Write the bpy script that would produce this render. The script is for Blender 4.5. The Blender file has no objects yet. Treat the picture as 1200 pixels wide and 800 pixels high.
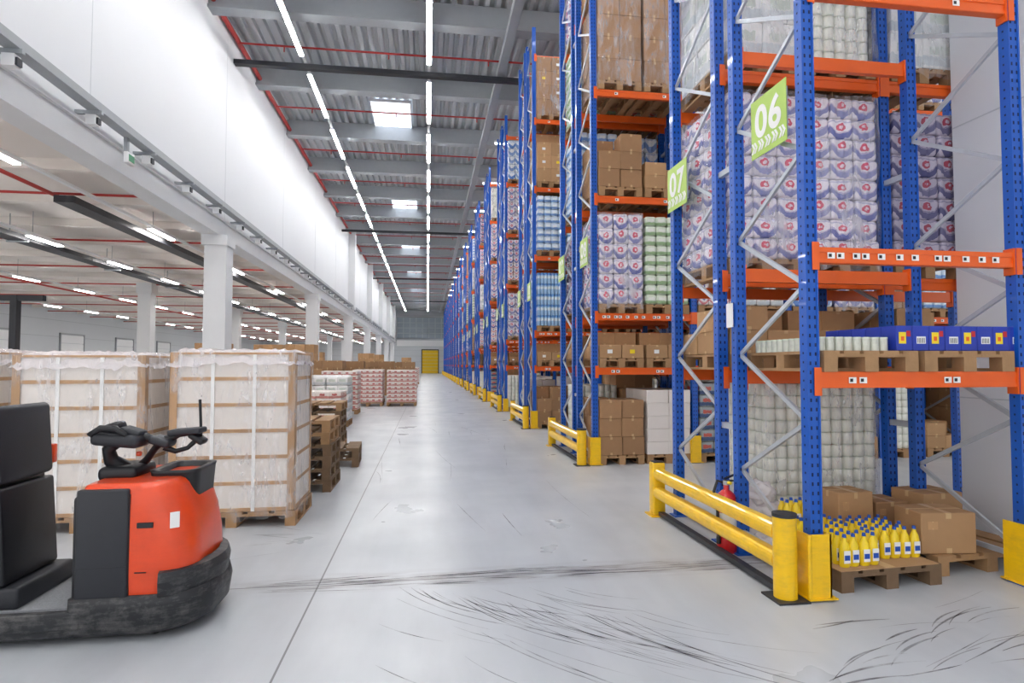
import bpy, bmesh, math, random
from mathutils import Vector, Matrix, noise
R = random.Random(11)

# ------------------------------------------------------------------ helpers
def lin(c):
    c /= 255.0
    return c/12.92 if c <= 0.04045 else ((c+0.055)/1.055)**2.4
def C(r, g, b): return (lin(r), lin(g), lin(b), 1.0)
def sc(c, k): return (min(1, c[0]*k), min(1, c[1]*k), min(1, c[2]*k), 1.0)

class NT:
    def __init__(s, name):
        s.m = bpy.data.materials.new(name); s.m.use_nodes = True
        s.t = s.m.node_tree; s.n = s.t.nodes; s.l = s.t.links
        s.b = s.n.get('Principled BSDF'); s.out = s.n.get('Material Output')
    def _in(s, node, i, v):
        if v is None: return
        if hasattr(v, 'is_linked'): s.l.new(v, node.inputs[i])
        else: node.inputs[i].default_value = v
    def math(s, op, a, b=None, c=None, clamp=False):
        n = s.n.new('ShaderNodeMath'); n.operation = op; n.use_clamp = clamp
        s._in(n, 0, a); s._in(n, 1, b); s._in(n, 2, c); return n.outputs[0]
    def mix(s, f, a, b):
        n = s.n.new('ShaderNodeMix'); n.data_type = 'RGBA'
        s._in(n, 0, f); s._in(n, 6, a); s._in(n, 7, b); return n.outputs[2]
    def noise(s, scale, detail=3, vec=None, rough=.5, dist=0):
        n = s.n.new('ShaderNodeTexNoise'); n.inputs['Scale'].default_value = scale
        n.inputs['Detail'].default_value = detail; n.inputs['Roughness'].default_value = rough
        n.inputs['Distortion'].default_value = dist
        s.l.new(vec if vec else s.obj(), n.inputs['Vector']); return n.outputs[0]
    def obj(s):
        if not hasattr(s, '_o'): s._o = s.n.new('ShaderNodeTexCoord')
        return s._o.outputs['Object']
    def sep(s, v):
        n = s.n.new('ShaderNodeSeparateXYZ'); s.l.new(v, n.inputs[0]); return n.outputs
    def attr(s, name):
        n = s.n.new('ShaderNodeAttribute'); n.attribute_name = name; return n
    def mapr(s, v, a, b, c, d):
        n = s.n.new('ShaderNodeMapRange'); s._in(n, 0, v)
        for i, x in enumerate((a, b, c, d)): n.inputs[i+1].default_value = x
        return n.outputs[0]
    def scalevec(s, v, x, y, z):
        n = s.n.new('ShaderNodeMapping'); s.l.new(v, n.inputs[0]); n.inputs['Scale'].default_value = (x, y, z)
        return n.outputs[0]
    def bump(s, h, strength=.2, dist=.01):
        n = s.n.new('ShaderNodeBump'); n.inputs['Strength'].default_value = strength
        n.inputs['Distance'].default_value = dist
        s.l.new(h, n.inputs['Height']); s.l.new(n.outputs[0], s.b.inputs['Normal'])
    def set(s, **k):
        for a, v in k.items(): s._in(s.b, a.replace('_', ' '), v)

def mat(name, rgb, rough=.5, metal=0.0, var=.08, scale=6, bump=0, bscale=40, coat=0, dust=0, dcol=(120,118,116)):
    t = NT(name); c = C(*rgb)
    f = t.noise(scale, 4)
    col = t.mix(f, sc(c, 1-var), sc(c, 1+var))
    if dust:
        d = t.noise(7, 6, rough=.7); d2 = t.noise(30, 4, t.scalevec(t.obj(), .3, .3, 1.6), rough=.7)
        col = t.mix(t.math('MULTIPLY', t.mapr(t.math('ADD', d, t.math('MULTIPLY', d2, .6)), .75, 1.05, 0, 1), dust), col, C(*dcol))
    t.l.new(col, t.b.inputs['Base Color'])
    t.set(Roughness=rough, Metallic=metal)
    if coat: t.b.inputs['Coat Weight'].default_value = coat
    if bump: t.bump(t.noise(bscale, 3), bump)
    return t.m
def emit(name, rgb, s):
    t = NT(name); c = C(*rgb)
    t.set(**{'Base_Color': c}); t.b.inputs['Emission Color'].default_value = c
    t.b.inputs['Emission Strength'].default_value = s
    return t.m

CUBE_V = [(-.5,-.5,-.5),(.5,-.5,-.5),(.5,.5,-.5),(-.5,.5,-.5),(-.5,-.5,.5),(.5,-.5,.5),(.5,.5,.5),(-.5,.5,.5)]
CUBE_F = [(0,3,2,1),(4,5,6,7),(0,1,5,4),(1,2,6,5),(2,3,7,6),(3,0,4,7)]
_cache = {}
def rtemplate(sx, sy, sz, r, seg):
    k = (round(sx,4), round(sy,4), round(sz,4), round(r,4), seg)
    if k not in _cache:
        bm = bmesh.new(); bmesh.ops.create_cube(bm, size=1)
        for v in bm.verts: v.co = Vector((v.co.x*sx, v.co.y*sy, v.co.z*sz))
        bmesh.ops.bevel(bm, geom=bm.edges[:], offset=r, segments=seg, profile=.5, affect='EDGES')
        bm.verts.index_update()
        _cache[k] = ([tuple(v.co) for v in bm.verts], [tuple(v.index for v in f.verts) for f in bm.faces])
        bm.free()
    return _cache[k]
def lobed(sx, sy, sz, lobes=3, amp=.018):
    k=('L',round(sx,4),round(sy,4),round(sz,4),lobes)
    if k not in _cache:
        P=[]; n=9
        for (ax,ay,bx,by,nx,ny) in ((-1,-1,1,-1,0,-1),(1,-1,1,1,1,0),(1,1,-1,1,0,1),(-1,1,-1,-1,-1,0)):
            for i in range(n):
                t=i/n; w=amp*(abs(math.sin(lobes*math.pi*t))-1)
                x=(ax+(bx-ax)*t)*sx/2; y=(ay+(by-ay)*t)*sy/2
                P.append((x+nx*w,y+ny*w) if i else (x*.93,y*.93))
        V=[];F=[];m=len(P)
        rings=((-.5,.86),(-.46,.95),(-.36,1),(0,1.01),(.36,1),(.46,.95),(.5,.86))
        for z,s in rings:
            for p in P: V.append((p[0]*s,p[1]*s,z*sz))
        for i in range(len(rings)-1):
            for q in range(m): F.append((i*m+q,i*m+(q+1)%m,(i+1)*m+(q+1)%m,(i+1)*m+q))
        F.append(tuple(range((len(rings)-1)*m,len(rings)*m))); F.append(tuple(reversed(range(m))))
        _cache[k]=(V,F)
    return _cache[k]

class MB:
    def __init__(s): s.v=[]; s.f=[]; s.m=[]; s.s=[]; s.pk=[]; s.rn=[]; s.mats=[]
    def mi(s, m):
        if m not in s.mats: s.mats.append(m)
        return s.mats.index(m)
    def add(s, V, F, m, M=None, smooth=False, dims=None):
        o = len(s.v); rn = R.random(); i = s.mi(m)
        for v in V:
            p = Vector(v)
            s.pk.append((p.x/dims[0], p.y/dims[1], p.z/dims[2]) if dims else tuple(p)); s.rn.append(rn)
            if M is not None: p = M @ p
            s.v.append(tuple(p))
        for f in F:
            s.f.append(tuple(o+a for a in f)); s.m.append(i); s.s.append(smooth)
    def box(s, x0, x1, y0, y1, z0, z1, m, rot=None):
        M = Matrix.Translation(((x0+x1)/2,(y0+y1)/2,(z0+z1)/2))
        if rot is not None: M = M @ rot
        M = M @ Matrix.Diagonal((abs(x1-x0),abs(y1-y0),abs(z1-z0),1))
        s.add(CUBE_V, CUBE_F, m, M)
    def rbox(s, c, d, r, m, rot=None, seg=2, smooth=True):
        V, F = rtemplate(d[0], d[1], d[2], min(r, min(d)*.49), seg)
        M = Matrix.Translation(c)
        if rot is not None: M = M @ rot
        s.add(V, F, m, M, smooth, d)
    def beam(s, a, b, w, h, m, up=(0,0,1)):
        a=Vector(a); b=Vector(b); d=b-a; L=d.length; z=d.normalized()
        u=Vector(up); x=u.cross(z)
        if x.length<1e-4: x=Vector((1,0,0))
        x.normalize(); y=z.cross(x)
        M = Matrix(((x.x,y.x,z.x,0),(x.y,y.y,z.y,0),(x.z,y.z,z.z,0),(0,0,0,1)))
        s.add(CUBE_V, CUBE_F, m, Matrix.Translation((a+b)/2) @ M @ Matrix.Diagonal((w,h,L,1)))
    def cyl(s, a, b, r, m, n=16, r2=None, smooth=True, cap=True):
        s.tube([a,b],[r, r if r2 is None else r2], m, n, smooth, cap)
    def tube(s, pts, rad, m, n=10, smooth=True, cap=True):
        P=[Vector(p) for p in pts]
        if not isinstance(rad,(list,tuple)): rad=[rad]*len(P)
        V=[];F=[]; px=None
        for i,p in enumerate(P):
            t=(P[min(i+1,len(P)-1)]-P[max(i-1,0)])
            if t.length<1e-9: t=Vector((0,0,1))
            t.normalize()
            if px is None:
                px=t.cross(Vector((0,0,1)))
                if px.length<1e-3: px=Vector((1,0,0))
            px=(px-t*px.dot(t)).normalized(); py=t.cross(px)
            for k in range(n):
                a=2*math.pi*k/n; V.append(tuple(p+(px*math.cos(a)+py*math.sin(a))*rad[i]))
        for i in range(len(P)-1):
            for k in range(n):
                k2=(k+1)%n; F.append((i*n+k,i*n+k2,(i+1)*n+k2,(i+1)*n+k))
        s.add(V,F,m,None,smooth)
        if cap:
            V2=V[:n]; s.add(V2,[tuple(reversed(range(n)))],m)
            s.add(V[-n:],[tuple(range(n))],m)
    def loft(s, rings, m, smooth=True, cap=True):
        n=len(rings[0]); V=[p for r in rings for p in r]; F=[]
        for i in range(len(rings)-1):
            for k in range(n):
                k2=(k+1)%n; F.append((i*n+k,i*n+k2,(i+1)*n+k2,(i+1)*n+k))
        s.add(V,F,m,None,smooth)
        if cap:
            s.add(rings[0],[tuple(reversed(range(n)))],m); s.add(rings[-1],[tuple(range(n))],m)
    def prism(s, prof, axis, a, b, m):
        n=len(prof)
        def P(q,t): return (q[0],t,q[1]) if axis=='Y' else ((t,q[0],q[1]) if axis=='X' else (q[0],q[1],t))
        V=[P(q,a) for q in prof]+[P(q,b) for q in prof]
        F=[(k,(k+1)%n,n+(k+1)%n,n+k) for k in range(n)]+[tuple(reversed(range(n))),tuple(range(n,2*n))]
        s.add(V,F,m)
    def mesh(s, name):
        me=bpy.data.meshes.new(name); me.from_pydata(s.v,[],s.f)
        for m in s.mats: me.materials.append(m)
        me.polygons.foreach_set('material_index', s.m)
        me.polygons.foreach_set('use_smooth', s.s)
        a=me.attributes.new('pk','FLOAT_VECTOR','POINT'); a.data.foreach_set('vector',[x for p in s.pk for x in p])
        a=me.attributes.new('rn','FLOAT','POINT'); a.data.foreach_set('value',s.rn)
        bm=bmesh.new(); bm.from_mesh(me); bmesh.ops.recalc_face_normals(bm,faces=bm.faces[:]); bm.to_mesh(me); bm.free()
        me.update(); return me
def obj(name, me, loc=(0,0,0), rz=0, parent=None, rot=None):
    if isinstance(me, MB): me=me.mesh(name)
    o=bpy.data.objects.new(name, me); bpy.context.scene.collection.objects.link(o)
    o.location=loc; o.rotation_euler=rot if rot else (0,0,rz)
    if parent: o.parent=parent
    return o
def empty(name, loc=(0,0,0)):
    o=bpy.data.objects.new(name,None); bpy.context.scene.collection.objects.link(o); o.location=loc; o.empty_display_size=.2
    return o

# ------------------------------------------------------------------ materials
M={}
M['blue']=mat('rack_blue_paint',(8,86,184),.36,var=.1,coat=.2)
M['hole']=mat('slot_shadow',(8,26,72),.8)
M['orange']=mat('beam_orange_paint',(234,98,22),.4,var=.08,coat=.15)
M['galv']=mat('galvanised_steel',(190,196,204),.38,.35,var=.1,scale=20)
M['yellow']=mat('guard_yellow_paint',(248,198,8),.36,var=.06,coat=.2,dust=.35,dcol=(170,140,60))
M['black']=mat('black_plastic',(22,23,28),.42,var=.2,bump=.05,bscale=200)
M['black2']=mat('dark_grey_plastic',(38,40,46),.5,var=.2,bump=.1,bscale=150)
M['skirt']=mat('scuffed_chassis_paint',(34,36,40),.5,var=.2,bump=.12,bscale=60,dust=.6)
M['rubber']=mat('rubber',(16,16,17),.8)
M['truckred']=mat('truck_orange_red_paint',(230,72,20),.28,var=.05,coat=.4,dust=.12,dcol=(120,40,24))
M['wood']=mat('pallet_wood',(164,128,90),.75,var=.28,scale=9,bump=.2,bscale=60)
M['wooddk']=mat('aged_pallet_wood',(118,94,70),.8,var=.3,scale=9,bump=.2,bscale=60)
M['white']=mat('white_paint',(238,239,240),.6,var=.02,scale=1.5)
M['wallw']=mat('white_wall_panel',(228,230,233),.65,var=.02,scale=.6)
M['lowceil']=mat('low_ceiling_boards',(232,226,220),.7,var=.03,scale=.6)
M['conc']=mat('painted_concrete',(226,228,230),.7,var=.04,scale=2)
M['steelg']=mat('grey_steel',(162,167,171),.5,var=.06)
M['deck']=mat('roof_deck_metal',(184,188,192),.45,.1,var=.05,scale=.4)
M['red']=mat('red_pipe_paint',(176,44,38),.45)
M['extred']=mat('extinguisher_red',(200,24,26),.28,coat=.4)
M['label']=mat('white_label_paper',(244,244,242),.6,var=.02)
M['ink']=mat('black_ink',(30,30,34),.6)
M['lime']=mat('lime_sign_plastic',(176,208,96),.45,var=.02)
M['tube']=emit('light_tube',(255,254,253),70)
M['tube3']=emit('light_tube_rack_aisle',(255,254,253),36)
M['tube2']=emit('light_tube_low_hall',(255,251,248),68)
M['sky']=emit('skylight_diffuser',(235,243,255),2.6)
M['panelgrey']=mat('grey_sandwich_panel',(200,204,208),.6,var=.04,scale=.5)
M['glassw']=emit('far_window_daylight',(120,130,138),.2)
M['yellowdoor']=mat('yellow_dock_door',(226,186,30),.5)
M['tape']=mat('packing_tape',(196,160,110),.3)
M['ylabel']=mat('yellow_sticker',(245,215,40),.5)
M['bottle']=mat('yellow_bottle_plastic',(250,216,34),.3,coat=.3)
M['bcap']=mat('blue_cap_plastic',(24,80,180),.35)
M['bluebox']=mat('blue_carton',(34,60,170),.45,var=.1)
M['can']=mat('tin_lids',(205,208,196),.3,.3,var=.2,scale=30)
M['exit']=mat('exit_sign_green',(50,140,96),.5)
M['paper']=mat('light_carton',(230,223,216),.6,var=.04)

def cardboard(name, rgb, k=.14):
    t=NT(name); c=C(*rgb); rn=t.attr('rn').outputs['Fac']; pk=t.sep(t.attr('pk').outputs['Vector'])
    base=t.mix(rn, sc(c,1-k), sc(c,1+k)); nz=t.noise(14,3)
    base=t.mix(t.mapr(nz,.3,.7,0,.25), base, sc(c,.75))
    lat=t.math('MINIMUM', t.math('ABSOLUTE',pk[0]), t.math('ABSOLUTE',pk[1]))
    tp=t.math('MULTIPLY', t.math('LESS_THAN',lat,.05), t.math('GREATER_THAN',t.math('ABSOLUTE',pk[2]),.36))
    base=t.mix(t.math('MULTIPLY',tp,.5), base, C(225,196,150))
    t.l.new(base,t.b.inputs['Base Color']); t.set(Roughness=.75); return t.m
M['card']=cardboard('corrugated_cardboard',(186,146,104))
M['carddk']=cardboard('brown_cardboard',(162,124,88))

def packmat(name, base, c1, c2, b1=(-.42,-.12), b2=(-.08,.22), w2=.3, rough=.28, k=.1):
    t=NT(name); pk=t.sep(t.attr('pk').outputs['Vector']); rn=t.attr('rn').outputs['Fac']
    lat=t.math('MINIMUM', t.math('ABSOLUTE',pk[0]), t.math('ABSOLUTE',pk[1]))
    nz=t.noise(26,2)
    z=t.math('ADD',pk[2], t.math('MULTIPLY',t.math('SUBTRACT',nz,.5),.22))
    def band(lo,hi): return t.math('MULTIPLY',t.math('GREATER_THAN',z,lo),t.math('LESS_THAN',z,hi))
    col=t.mix(rn, sc(C(*base),1-k), C(*base))
    m1=band(*b1); col=t.mix(t.math('MULTIPLY',m1,.85),col,C(*c1))
    m2=t.math('MULTIPLY',band(*b2),t.math('LESS_THAN',lat,w2)); col=t.mix(t.math('MULTIPLY',m2,.9),col,C(*c2))
    t.l.new(col,t.b.inputs['Base Color']); t.set(Roughness=rough)
    t.bump(t.noise(30,3),.35,.01); return t.m
def tpmat(name,base,c1,c2,c3,rr_=.034,lo=-.48,hi=-.2):
    t=NT(name); pk=t.sep(t.attr('pk').outputs['Vector']); rn=t.attr('rn').outputs['Fac']
    lat=t.math('MINIMUM', t.math('ABSOLUTE',pk[0]), t.math('ABSOLUTE',pk[1]))
    nz=t.math('SUBTRACT',t.noise(18,3),.5); n2=t.math('SUBTRACT',t.noise(34,2),.5)
    z=t.math('ADD',pk[2],t.math('MULTIPLY',nz,.3))
    z=t.math('ADD',z,t.math('MULTIPLY',t.math('SUBTRACT',rn,.5),.14))
    sw=t.math('ADD',z,t.math('MULTIPLY',t.math('MULTIPLY',lat,lat),-1.6))
    def band(v,lo,hi): return t.math('MULTIPLY',t.math('GREATER_THAN',v,lo),t.math('LESS_THAN',v,hi))
    col=t.mix(rn,sc(C(*base),.86),C(*base))
    col=t.mix(t.math('MULTIPLY',band(sw,lo,hi),t.math('ADD',t.math('MULTIPLY',rn,.3),.6)),col,C(*c1))
    col=t.mix(t.math('MULTIPLY',band(sw,hi+.01,hi+.06),.6),col,C(*c3))
    rd=t.math('ADD',t.math('ADD',t.math('MULTIPLY',t.math('MULTIPLY',lat,lat),1.0),t.math('POWER',t.math('ABSOLUTE',t.math('SUBTRACT',z,.12)),2.0)),t.math('MULTIPLY',n2,.04))
    col=t.mix(t.math('MULTIPLY',t.math('LESS_THAN',rd,rr_),.88),col,C(*c2))
    col=t.mix(t.math('MULTIPLY',t.math('LESS_THAN',rd,rr_*.18),.8),col,C(*base))
    col=t.mix(t.math('MULTIPLY',band(z,.36,.44),.4),col,C(*c1))
    t.l.new(col,t.b.inputs['Base Color']); t.set(Roughness=.26); t.bump(t.noise(28,3),.4,.01); return t.m
M['tp']=tpmat('toilet_paper_pack_film',(240,234,242),(66,82,168),(214,38,82),(140,120,184))
M['tpd']=tpmat('toilet_paper_pack_film_shaded',(186,178,196),(48,52,108),(156,38,62),(86,76,116))  # shaded copy of the pack film, the shade is painted into its colours
M['tprd']=tpmat('printed_pack_film_red',(242,236,236),(206,64,76),(70,90,170),(230,150,150),.04,-.45,-.28)
M['tpbl']=tpmat('printed_pack_film_blue',(232,240,248),(60,120,200),(244,246,250),(120,170,220),.05,-.5,-.1)
M['tpb']=packmat('blue_pack_film',(214,230,246),(96,150,214),(240,246,250))
M['tpg']=packmat('green_pack_film',(220,230,212),(142,180,124),(238,240,232))
M['tpr']=packmat('red_white_pack',(236,226,218),(196,110,100),(186,84,80),w2=.2)
M['tpk']=packmat('pale_pack_film',(240,240,238),(200,208,212),(196,206,196))
M['water']=packmat('water_bottle_plastic',(166,204,238),(236,242,248),(80,140,210),b1=(-.05,.2),b2=(.3,.5),w2=.6)
M['roll']=packmat('white_paper_roll',(242,243,232),(222,228,212),(230,234,222),b1=(-.5,-.4),b2=(.4,.5),w2=.6)
M['dkpk']=packmat('dark_mixed_pack',(150,158,160),(40,70,120),(190,70,50))

def film():
    t=NT('shrink_wrap_film')
    nz=t.noise(5,4,t.scalevec(t.obj(),1,1,.35),dist=1.2); n2=t.noise(24,3,t.scalevec(t.obj(),1,1,.25),dist=.6)
    t.set(**{'Base_Color':C(246,246,250)}); t.set(Roughness=.13)
    t.bump(t.math('ADD',nz,t.math('MULTIPLY',n2,.5)),1.0,.035)
    tr=t.n.new('ShaderNodeBsdfTransparent'); mx=t.n.new('ShaderNodeMixShader')
    t.l.new(t.mapr(t.math('ADD',nz,t.math('MULTIPLY',t.math('SUBTRACT',n2,.5),.6)),.44,.72,.05,.38),mx.inputs[0]); t.l.new(tr.outputs[0],mx.inputs[1]); t.l.new(t.b.outputs[0],mx.inputs[2])
    t.l.new(mx.outputs[0],t.out.inputs[0]); return t.m
M['film']=film()
def film2():
    t=NT('opaque_white_film')
    nz=t.noise(7,4,dist=1.0); t.set(**{'Base_Color':C(244,238,240)}); t.set(Roughness=.25)
    t.bump(nz,.9,.03)
    tr=t.n.new('ShaderNodeBsdfTransparent'); mx=t.n.new('ShaderNodeMixShader'); mx.inputs[0].default_value=.62
    t.l.new(tr.outputs[0],mx.inputs[1]); t.l.new(t.b.outputs[0],mx.inputs[2]); t.l.new(mx.outputs[0],t.out.inputs[0]); return t.m
M['film2']=film2()

def floormat():
    t=NT('polished_concrete_floor'); o=t.obj(); s=t.sep(o)
    a=t.noise(.45,4,dist=.4); b=t.noise(1.3,4,rough=.5); g=t.noise(1.0,5,t.scalevec(o,3.0,.5,1),rough=.55)
    col=t.mix(t.mapr(a,.28,.72,0,1),C(184,189,194),C(206,209,212))
    col=t.mix(t.mapr(b,.3,.85,0,.4),col,C(162,167,174))
    col=t.mix(t.mapr(g,.42,.8,0,.35),col,C(150,154,162))
    def joint(c,off,per):
        f=t.math('FRACT',t.math('ADD',t.math('DIVIDE',t.math('SUBTRACT',c,off),per),.5))
        return t.math('LESS_THAN',t.math('MULTIPLY',t.math('ABSOLUTE',t.math('SUBTRACT',f,.5)),per),.006)
    j=t.math('MAXIMUM',joint(s[0],-.75,12.0),joint(s[1],4.42,12.0))
    near=t.mapr(t.math('ABSOLUTE',t.math('SUBTRACT',s[1],4.44)),0,.22,1,0)
    sm=t.math('MULTIPLY',near,t.mapr(t.noise(3,5,t.scalevec(o,1,5,1),rough=.6),.38,.66,0,.85))
    sm=t.math('MULTIPLY',sm,t.mapr(s[0],-1.6,-.6,0,1))
    col=t.mix(sm,col,C(116,106,104)); col=t.mix(t.math('MULTIPLY',j,.8),col,C(84,82,86))
    t.l.new(col,t.b.inputs['Base Color'])
    t.l.new(t.mapr(b,.3,.7,.27,.37),t.b.inputs['Roughness']); t.bump(t.noise(3,2),.03,.01)
    return t.m
M['floor']=floormat()
def markmat():
    t=NT('tyre_mark_rubber'); t.set(**{'Base_Color':C(80,76,84)}); t.set(Roughness=.5)
    tr=t.n.new('ShaderNodeBsdfTransparent'); mx=t.n.new('ShaderNodeMixShader')
    t.l.new(t.mapr(t.noise(3.0,4,rough=.6),.34,.64,0.03,.72),mx.inputs[0]); t.l.new(tr.outputs[0],mx.inputs[1]); t.l.new(t.b.outputs[0],mx.inputs[2])
    t.l.new(mx.outputs[0],t.out.inputs[0]); return t.m
M['mark']=markmat()

# ------------------------------------------------------------------ room
YF=104.0; YB=-4.0; XL=-5.6; XLL=-27.0; XR=22.0; ZC=11.3
b=MB(); b.box(XLL,XR,YB,YF,-.2,0,M['floor']); obj('floor',b)
b=MB(); prof=[]; x=XL-.1
while x<XR:
    prof+= [(x,ZC),(x+.12,ZC),(x+.16,ZC+.1),(x+.26,ZC+.1)]; x+=.3
V=[(p[0],YB,p[1]) for p in prof]+[(p[0],YF,p[1]) for p in prof]; n=len(prof)
b.add(V,[(k,k+1,n+k+1,n+k) for k in range(n-1)],M['deck'])
b.box(XL-.1,XR,YB,YF,ZC+.14,ZC+.3,M['deck'])
ceil=obj('ceiling',b)
b=MB(); y=3.1
while y<YF:
    b.box(XL,XR,y-.12,y+.12,10.72,ZC,M['steelg']); b.box(XL,XR,y-.2,y+.2,10.66,10.73,M['steelg'])
    y+=4.3
for yy in range(18,100,22):
    b.box(XL,XR,yy-.1,yy+.1,10.25,10.38,M['black2'])
for xx in (2.2,9,16):
    b.box(xx-.12,xx+.12,YB,YF,10.45,10.66,M['steelg'])
obj('roof_beams',b)
for yy in (23.4,36.6,49.8,63,76.2,89.4):
    b=MB(); b.box(-2.15,-.7,yy-1.3,yy+1.3,ZC-.06,ZC-.03,M['sky'])
    for q in (-2.17,-.7): b.box(q,q+.04,yy-1.32,yy+1.32,ZC-.1,ZC,M['white'])
    b.box(-2.15,-.7,yy-1.34,yy-1.3,ZC-.1,ZC,M['white']); b.box(-2.15,-.7,yy+1.3,yy+1.34,ZC-.1,ZC,M['white'])
    obj('skylight',b)
b=MB()
b.cyl((XL+.12,YB,10.9),(XL+.12,YF-.1,10.9),.07,M['red'],12)
y=5.0
while y<YF-2:
    b.cyl((XL+.12,y,10.85),(XR-.1,y,10.85),.03,M['red'],8)
    xx=-4.2
    while xx<8: b.cyl((xx,y,10.68),(xx,y,10.85),.02,M['red'],6); xx+=3.0
    y+=4.3
obj('sprinkler_pipes',b)
b=MB(); b.box(XL-.2,XL,YB,YF,5.45,ZC,M['wallw'])
y=4.0
while y<YF: b.box(XL-.001,XL+.003,y-.008,y+.008,5.45,ZC,M['panelgrey']); y+=6.7
for yy in (43.8,57.2,70.6,84,97.4): b.box(XL,XL+.45,yy-.35,yy+.35,5.45,ZC-.1,M['conc'])
obj('wall_left',b)
b=MB(); b.box(XL-.35,XL+.1,YB,YF,5.0,5.45,M['conc']); b.box(XL-.3,XL+.16,YB,YF,5.4,5.46,M['conc']); obj('girder_left',b)
for i in range(1,8):
    yy=3.6+13.4*i
    b=MB(); b.box(XL-.28,XL+.28,yy-.28,yy+.28,0,5.0,M['conc']); b.box(XL-.34,XL+.32,yy-.34,yy+.34,4.72,5.0,M['conc'])
    b.box(XL-.3,XL+.3,yy-.3,yy+.3,0,.12,M['steelg'])
    obj('concrete_column',b)
    b=MB(); xx=-13.2; b.box(xx-.28,xx+.28,yy-.28,yy+.28,0,5.4,M['conc']); b.box(xx-.34,xx+.34,yy-.34,yy+.34,4.9,5.4,M['conc'])
    obj('concrete_column',b)
TZ=5.62
b=MB(); b.box(XL+.18,XL+.38,YB,YF-.1,TZ,TZ+.03,M['steelg']); b.box(XL+.18,XL+.2,YB,YF-.1,TZ,TZ+.13,M['steelg']); b.box(XL+.36,XL+.38,YB,YF-.1,TZ,TZ+.13,M['steelg'])
b.cyl((XL+.29,YB,TZ+.08),(XL+.29,YF-.2,TZ+.08),.035,M['black'],8)
y=-3
while y<YF-1:
    b.box(XL,XL+.4,y-.03,y+.03,TZ-.06,TZ,M['steelg']); b.box(XL+.18,XL+.33,y-.07,y+.07,TZ-.24,TZ-.08,M['white']); b.box(XL+.33,XL+.36,y-.05,y+.05,TZ-.22,TZ-.12,M['black2']); y+=1.9
obj('cable_tray',b)
b=MB(); b.rbox((XL+.3,11.4,5.22),(.08,.26,.2),.015,M['white']); b.box(XL+.34,XL+.345,11.3,11.5,5.16,5.28,M['exit']); b.box(XL+.22,XL+.28,11.36,11.44,5.3,5.6,M['steelg']); obj('exit_sign',b)
# lower hall
b=MB(); b.box(XLL,XL-.2,YB,YF,5.7,5.9,M['lowceil']); b.box(XL-.36,XL-.2,YB,YF,5.46,5.72,M['lowceil'])
y=-2.9
while y<YF: b.box(XLL,XL-.35,y-.11,y+.11,5.48,5.7,M['lowceil']); y+=2.68
obj('ceiling_low_hall',b)
b=MB(); y=-1.6
while y<YF: b.cyl((XLL+.2,y,5.36),(XL-.4,y,5.36),.03,M['red'],8); y+=5.36
for xx in (-8.2,-18): b.cyl((xx,YB,5.3),(xx,YF-.2,5.3),.045,M['red'],8)
obj('sprinkler_pipes',b)
b=MB(); b.box(-11.4,-10.9,YB,YF-.2,4.95,5.08,M['black2']); b.box(-8.0,-7.6,14,YF-.2,5.05,5.2,M['black2'])
for yy in range(-2,100,5):
    b.box(-11.42,-10.88,yy-.03,yy+.03,4.9,4.94,M['steelg']); b.cyl((-11.35,yy,5.0),(-11.35,yy,5.69),.015,M['steelg'],6)
obj('cable_duct',b)
b=MB(); b.box(XLL-.2,XLL,YB,YF,0,5.9,M['panelgrey'])
for z in (1.2,2.4,3.6,4.8): b.box(XLL,XLL+.006,YB,YF,z-.012,z+.012,M['steelg'])
obj('wall_left_low_hall',b)
for i,yy in enumerate((26,34,42,50,58,66)):
    b=MB(); b.box(XLL,XLL+.12,yy-1.6,yy-1.5,0,3.9,M['steelg']); b.box(XLL,XLL+.12,yy+1.5,yy+1.6,0,3.9,M['steelg']); b.box(XLL,XLL+.12,yy-1.6,yy+1.6,3.8,3.9,M['steelg'])
    for z in range(6): b.box(XLL,XLL+.06,yy-1.5,yy+1.5,z*.63+.01,z*.63+.61,M['white'])
    obj('door_%d'%(i+1),b)
b=MB()
for xx in (-11.6,-10.9): b.box(xx-.08,xx+.08,17.5,17.7,0,3.4,M['black2'])
b.box(-11.7,-10.2,17.52,17.68,3.25,3.4,M['black2']); obj('steel_portal_frame',b)
b=MB(); b.box(XLL,XR,YF,YF+.2,0,ZC+.2,M['panelgrey'])
for z in range(1,11): b.box(XLL,XR,YF-.01,YF,z-.015,z+.015,M['steelg'])
obj('wall_far',b)
b=MB(); b.box(-5.2,3.4,YF-.06,YF-.03,6.0,9.6,M['glassw'])
for i in range(9): b.box(-5.25+i*1.08,-5.13+i*1.08,YF-.14,YF-.02,5.95,9.65,M['steelg'])
for z in (5.95,6.85,7.75,8.65,9.55): b.box(-5.25,3.45,YF-.14,YF-.02,z,z+.12,M['steelg'])
obj('window_1',b)
b=MB(); b.box(-5.2,3.4,YF-.1,YF-.02,4.7,5.7,M['white']); obj('trim_1',b)
b=MB()
for z in range(7): b.box(-.9,1.8,YF-.08,YF-.02,z*.57+.02,z*.57+.55,M['yellowdoor'])
for q in (-1.05,1.8): b.box(q,q+.15,YF-.12,YF-.02,0,4.15,M['black2'])
b.box(-1.05,1.95,YF-.12,YF-.02,4.0,4.15,M['black2']); obj('door_7',b)
b=MB(); b.box(XR,XR+.2,YB,YF,0,ZC+.2,M['panelgrey']); obj('wall_right_far',b)
b=MB(); b.box(4.85,5.05,YB,4.88,0,ZC,M['wallw'])
for z in (1.25,2.5,3.75,5): b.box(4.847,4.85,YB,4.88,z-.006,z+.006,M['panelgrey'])
obj('wall_right',b)

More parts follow.
